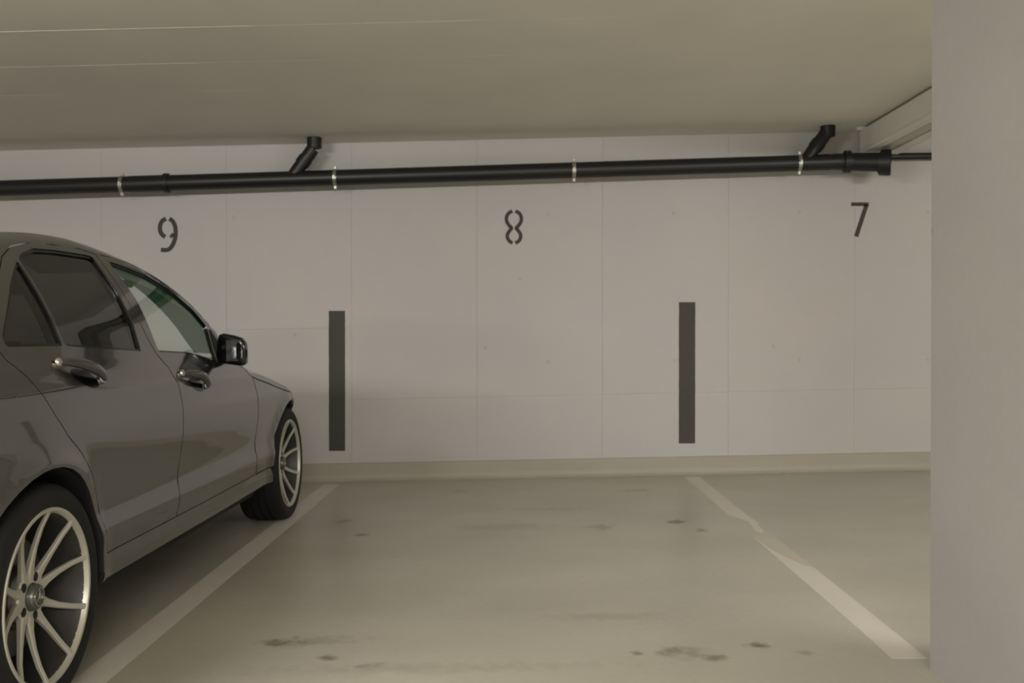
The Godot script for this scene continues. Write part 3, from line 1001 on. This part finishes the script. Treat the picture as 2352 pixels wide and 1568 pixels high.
func mirror(c: Node, s: float, M: Dictionary) -> void:
	var b := MB.new()
	# housing lofted outwards: rounded box sections
	var g := []
	for st in [[0.850, 0.985, 1.60, 0.034, 0.030], [0.862, 0.988, 1.60, 0.062, 0.050], [0.88, 0.988, 1.60, 0.068, 0.058], [0.925, 0.980, 1.595, 0.067, 0.060], [0.962, 0.972, 1.588, 0.063, 0.054], [0.980, 0.966, 1.58, 0.050, 0.040], [0.986, 0.964, 1.575, 0.018, 0.014]]:
		var row := []
		for i in 25:
			var a := TAU * i / 24.0
			var ca := cos(a)
			var sa := sin(a)
			var ex := signf(ca) * pow(absf(ca), 0.6)
			var ey := signf(sa) * pow(absf(sa), 0.55)
			row.append(Vector3(s * st[0], st[1] + ey * st[3], -(st[2] + ex * st[4] * (1.0 if ca > 0.0 else 0.45))))
		g.append(row)
	b.sheet(g, Vector3(0, 0, 0))
	# fix facing: normals must point away from the axis
	for i in b.v.size():
		var d := b.v[i] - Vector3(s * 0.92, 0.98, -1.595)
		if b.n[i].dot(d) < 0.0:
			b.n[i] = -b.n[i]
	var f := MB.new()
	for i in range(0, b.v.size(), 3):
		f.tri(b.v[i], b.v[i + 1], b.v[i + 2], b.n[i], b.n[i + 1], b.n[i + 2])
	var h := obj("wing_mirror", f, M.gloss, c)
	var gl := MB.new()
	gl.box(Vector3(-0.036, -0.048, -0.002), Vector3(0.036, 0.048, 0.002), 0.0015, Transform3D(Basis(Vector3.UP, s * 0.12), Vector3(s * 0.935, 0.978, -1.567)))
	obj("mirror_glass", gl, mat(Color(0.36, 0.37, 0.38), 0.06, 1.0), h)
	var ft := MB.new()
	ft.tube([Vector3(s * 0.80, 0.925, -1.70), Vector3(s * 0.86, 0.94, -1.67), Vector3(s * 0.90, 0.955, -1.61)], [0.026, 0.022, 0.022], 12)
	obj("mirror_foot", ft, M.plastic, h)

func wheel(c: Node, u: float, s: float, M: Dictionary) -> void:
	# axis along x of the car, outer side towards s
	var b := MB.new()
	var x := Transform3D(Basis(Vector3.FORWARD, PI / 2), Vector3.ZERO)   # y of the profile -> +x
	x.basis = Basis(Vector3(0, -1, 0), Vector3(1, 0, 0), Vector3(0, 0, 1))
	var tyre := [Vector2(0.236, -0.006), Vector2(0.246, -0.001), Vector2(0.262, 0.004), Vector2(0.284, 0.006), Vector2(0.300, 0.001), Vector2(0.309, -0.008), Vector2(0.3145, -0.020), Vector2(0.317, -0.040), Vector2(0.3178, -0.066), Vector2(0.311, -0.067), Vector2(0.311, -0.075), Vector2(0.318, -0.076), Vector2(0.318, -0.107), Vector2(0.311, -0.108), Vector2(0.311, -0.118), Vector2(0.318, -0.119), Vector2(0.318, -0.149), Vector2(0.311, -0.150), Vector2(0.311, -0.158), Vector2(0.3178, -0.159), Vector2(0.317, -0.185), Vector2(0.3145, -0.204), Vector2(0.309, -0.216), Vector2(0.300, -0.224), Vector2(0.284, -0.229), Vector2(0.262, -0.227), Vector2(0.236, -0.218)]
	tyre.reverse()
	b.lathe(tyre, 72, x)
	var w := obj("wheel", b, mat(Color(0.05, 0.048, 0.046), 0.75), c)
	w.position = Vector3(s * 0.872, 0.318, -u)
	w.rotation.y = 0.0 if s > 0.0 else PI
	w.rotation.x = 0.0
	var silver := mat(Color(0.76, 0.75, 0.70), 0.38, 0.45)
	var dark := mat(Color(0.30, 0.29, 0.28), 0.5, 0.6)
	var rb := MB.new()
	var rim := [Vector2(0.2465, -0.006), Vector2(0.2475, 0.001), Vector2(0.2450, 0.004), Vector2(0.2375, 0.003), Vector2(0.234, -0.003), Vector2(0.231, -0.012)]
	rim.reverse()
	rb.lathe(rim, 72, x)
	obj("rim", rb, silver, w)
	var br := MB.new()
	br.lathe([Vector2(0.2315, -0.010), Vector2(0.226, -0.03), Vector2(0.222, -0.08), Vector2(0.216, -0.20)], 60, x, true)
	obj("rim_barrel", br, dark, w)
	for k in 10:
		var a := deg_to_rad(86.0 - 36.0 * k)
		var sp := MB.new()
		var g := []
		var sign_ := 1.0 if k % 2 == 0 else -1.0
		for st in [[0.050, -0.049, 0.019, 0.020], [0.072, -0.048, 0.0155, 0.018], [0.095, -0.045, 0.0115, 0.015], [0.14, -0.035, 0.0088, 0.012], [0.19, -0.020, 0.0080, 0.011], [0.222, -0.006, 0.0080, 0.010], [0.238, 0.001, 0.0095, 0.009]]:
			var bend: float = sign_ * 0.006 * sin((st[0] - 0.05) / 0.188 * PI)
			var row := []
			for q in [[-1.0, -1.0], [-1.0, -0.25], [-0.62, 0.0], [0.62, 0.0], [1.0, -0.25], [1.0, -1.0]]:
				var off: float = q[0] * st[2] + bend
				var d: float = st[1] + q[1] * st[3]
				row.append(Vector3(d, sin(a) * st[0] + cos(a) * off, -(cos(a) * st[0] - sin(a) * off)))
			g.append(row)
		# flat faces between rows so that edges stay crisp
		for i in g.size() - 1:
			for j in 5:
				sp.poly([g[i][j], g[i + 1][j], g[i + 1][j + 1], g[i][j + 1]], [Vector3(0, -cos(a), -sin(a)), Vector3(1, -cos(a), -sin(a)), Vector3(1, 0, 0), Vector3(1, cos(a), sin(a)), Vector3(0, cos(a), sin(a))][j])
		obj("spoke", sp, silver, w)
	var hb := MB.new()
	var hub := [Vector2(0.070, -0.085), Vector2(0.073, -0.056), Vector2(0.069, -0.051), Vector2(0.040, -0.049), Vector2(0.036, -0.056)]
	hub.reverse()
	hb.lathe(hub, 40, x)
	obj("hub", hb, silver, w)
	for k in 5:
		var a := deg_to_rad(86.0 - 18.0 - 72.0 * k)
		var lg := MB.new()
		var at := Vector3(-0.0492, sin(a) * 0.056, -cos(a) * 0.056)
		lg.lathe([Vector2(0.0135, 0.0), Vector2(0.0115, 0.0012), Vector2(0.0, 0.0012)], 14, Transform3D(x.basis, at))
		obj("bolt_recess", lg, M.rubber, w)
	var cp := MB.new()
	cp.lathe([Vector2(0.0365, -0.056), Vector2(0.0365, -0.038), Vector2(0.033, -0.032), Vector2(0.0, -0.029)], 32, x)
	obj("centre_cap", cp, mat(Color(0.42, 0.42, 0.40), 0.35, 0.6), w)
	# raised emblem: ring with three thin rays
	var em := MB.new()
	em.lathe([Vector2(0.026, -0.0315), Vector2(0.026, -0.0275), Vector2(0.0235, -0.0275), Vector2(0.0235, -0.0315)], 32, x)
	for k in 3:
		var a := PI / 2 + TAU * k / 3.0
		var tip := Vector3(-0.0278, sin(a) * 0.0245, -cos(a) * 0.0245)
		for sd in [-1.0, 1.0]:
			var e: float = a + sd * PI / 3.0
			em.poly([Vector3(-0.0255, 0, 0), tip, Vector3(-0.0288, sin(e) * 0.0045, -cos(e) * 0.0045)], Vector3(1, 0, 0))
	obj("cap_emblem", em, M.chrome, w)
	var ds := MB.new()
	ds.lathe([Vector2(0.163, -0.125), Vector2(0.165, -0.123), Vector2(0.165, -0.105), Vector2(0.163, -0.103), Vector2(0.09, -0.103), Vector2(0.085, -0.08), Vector2(0.0, -0.08)], 48, x)
	obj("brake_disc", ds, mat(Color(0.42, 0.40, 0.39), 0.35, 0.8), w)
	var cl := MB.new()
	cl.box(Vector3(-0.14, -0.065, 0.105), Vector3(-0.082, 0.065, 0.175), 0.012)
	obj("brake_caliper", cl, mat(Color(0.10, 0.10, 0.10), 0.5, 0.3), w)

func ends(c: Node, M: Dictionary) -> void:
	# nose: bumper, grille, lamps, plate
	for e in [["front_bumper", 3.18, 0.22, 0.58, 1.0], ["rear_bumper", -0.40, 0.24, 0.66, -1.0]]:
		var b := MB.new()
		var g := []
		var nv := 10
		for j in nv + 1:
			var v := lerpf(e[2], e[3], float(j) / nv)
			var row := []
			var path := []
			var last: float = 3.50 if e[4] > 0.0 else -0.98
			for i in 9:
				var u := lerpf(e[1], last, i / 8.0)
				path.append(Vector3(hw(u, v) + 0.003, v, -u))
			var wl: float = path[-1].x
			for i in range(1, 8):
				var t := 1.0 - i / 7.0
				path.append(Vector3(wl * t, v, -(last + e[4] * 0.055 * (1.0 - t * t))))
			for p in path:
				row.append(p)
			for i in range(path.size() - 2, -1, -1):
				row.append(Vector3(-path[i].x, path[i].y, path[i].z))
			g.append(row)
		b.sheet(g, Vector3(0, 0, -e[4]))
		if e[4] > 0.0:
			obj(e[0], b, M.paint, c)
		else:
			obj(e[0], b, M.paint, c)
	# rear face of the boot with lamps, and the nose above the bumper
	var rb := MB.new()
	var g2 := []
	for j in 9:
		var v := lerpf(0.655, 0.955, j / 8.0)
		var row := []
		for i in 21:
			var t := -1.0 + i / 10.0
			var w := hw(-0.98, v)
			row.append(Vector3(w * t, v + 0.02 * (1.0 - t * t), 0.98 + 0.05 * (1.0 - t * t) - 0.10 * maxf(v - 0.8, 0.0)))
		g2.append(row)
	rb.sheet(g2, Vector3.BACK)
	var bp := obj("boot_panel", rb, M.paint, c)
	var fp := MB.new()
	var g3 := []
	for j in 7:
		var v := lerpf(0.57, 0.66, j / 6.0)
		var row := []
		for i in 21:
			var t := -1.0 + i / 10.0
			row.append(Vector3(hw(3.49, 0.57) * t, v, -(3.49 + 0.055 * (1.0 - t * t) - 0.5 * (v - 0.57))))
		g3.append(row)
	fp.sheet(g3, Vector3.FORWARD)
	obj("grille", fp, M.gloss, c)
	for s in [-1.0, 1.0]:
		var hl := panel(s, P([3.19, 0.60, 3.42, 0.585, 3.40, 0.605, 3.28, 0.648, 3.19, 0.672]), [], 0.003, 0.006)
		obj("headlamp", hl, mat(Color(0.7, 0.72, 0.74), 0.08, 0.4), c)
		var tl := panel(s, P([-0.97, 0.72, -0.62, 0.74, -0.56, 0.82, -0.62, 0.90, -0.97, 0.90]), [], 0.003, 0.006)
		obj("tail_lamp", tl, mat(Color(0.35, 0.03, 0.03), 0.1), c)
	var pl := MB.new()
	pl.box(Vector3(-0.26, 0.71, 1.035), Vector3(0.26, 0.82, 1.042), 0.002)
	obj("rear_plate", pl, mat(Color(0.8, 0.8, 0.8), 0.4), c)

func cabin(c: Node, M: Dictionary) -> void:
	# dashboard, wheel, seats, visors, mirror
	var d := MB.new()
	var g := []
	for st in [[1.98, 0.905], [1.85, 0.935], [1.70, 0.945], [1.58, 0.93], [1.50, 0.88], [1.48, 0.78], [1.56, 0.62]]:
		var row := []
		for i in 15:
			var t := -1.0 + i / 7.0
			row.append(Vector3(0.76 * t, st[1] + 0.02 * (1.0 - t * t), -st[0]))
		g.append(row)
	d.sheet(g, Vector3.UP)
	obj("dashboard", d, M.seat, c)
	var sw := MB.new()
	var ring := []
	var rr := []
	for i in 33:
		var a := TAU * i / 32.0
		ring.append(Vector3(-0.37 + cos(a) * 0.185, 0.90 + sin(a) * 0.17, -(1.36 + sin(a) * 0.075)))
		rr.append(0.015)
	sw.tube(ring, rr, 10, false)
	sw.box(Vector3(-0.52, 0.875, -1.40), Vector3(-0.22, 0.925, -1.36), 0.015)
	sw.tube([Vector3(-0.37, 0.90, -1.38), Vector3(-0.37, 0.84, -1.56)], [0.045, 0.05], 12)
	obj("steering_wheel", sw, M.seat, c)
	for s in [-1.0, 1.0]:
		var st := MB.new()
		var lean := Transform3D(Basis(Vector3.RIGHT, 0.32), Vector3(s * 0.37, 0.50, -0.62))
		st.box(Vector3(-0.245, 0.0, -0.06), Vector3(0.245, 0.56, 0.06), 0.05, lean)
		st.box(Vector3(s * 0.37 - 0.25, 0.38, -1.15), Vector3(s * 0.37 + 0.25, 0.52, -0.62), 0.05)
		var seat := obj("front_seat", st, M.seat, c)
		var hr := MB.new()
		hr.box(Vector3(-0.13, 0.60, -0.045), Vector3(0.13, 0.77, 0.055), 0.035, lean)
		for k in [-0.06, 0.06]:
			hr.tube([lean * Vector3(k, 0.53, 0), lean * Vector3(k, 0.62, 0)], [0.007, 0.007], 8)
		obj("headrest", hr, M.seat, seat)
		var vz := MB.new()
		vz.box(Vector3(-0.17, -0.012, -0.07), Vector3(0.17, 0.012, 0.07), 0.01, Transform3D(Basis(Vector3.RIGHT, -0.30), Vector3(s * 0.38, 1.345, -1.22)))
		obj("sun_visor", vz, M.trim, c)
		var gh := MB.new()
		gh.tube([Vector3(s * 0.572, 1.315, -1.16), Vector3(s * 0.55, 1.29, -1.20), Vector3(s * 0.548, 1.275, -1.29), Vector3(s * 0.572, 1.265, -1.35)], [0.013, 0.013, 0.013, 0.013], 10)
		obj("grab_handle", gh, M.seat, c)
		var rs := MB.new()
		rs.box(Vector3(-0.115, 0.62, -0.04), Vector3(0.115, 0.76, 0.05), 0.035, Transform3D(Basis(Vector3.RIGHT, 0.42), Vector3(s * 0.34, 0.50, 0.04)))
		obj("rear_headrest", rs, M.seat, c)
	var bk := MB.new()
	bk.box(Vector3(-0.64, 0.0, -0.07), Vector3(0.64, 0.56, 0.07), 0.05, Transform3D(Basis(Vector3.RIGHT, 0.42), Vector3(0, 0.48, 0.02)))
	bk.box(Vector3(-0.62, 0.36, -0.50), Vector3(0.62, 0.50, 0.05), 0.05)
	obj("rear_seat", bk, M.seat, c)
	var sh := MB.new()
	sh.box(Vector3(-0.70, 0.965, 0.20), Vector3(0.70, 0.99, 0.60), 0.01)
	obj("parcel_shelf", sh, M.seat, c)
	var im := MB.new()
	im.box(Vector3(-0.12, -0.035, -0.015), Vector3(0.12, 0.035, 0.015), 0.012, Transform3D(Basis(Vector3.UP, 0.3), Vector3(0, 1.27, -1.40)))
	im.tube([Vector3(0, 1.30, -1.41), Vector3(0, 1.36, -1.45)], [0.012, 0.02], 10)
	obj("cabin_mirror", im, M.gloss, c)
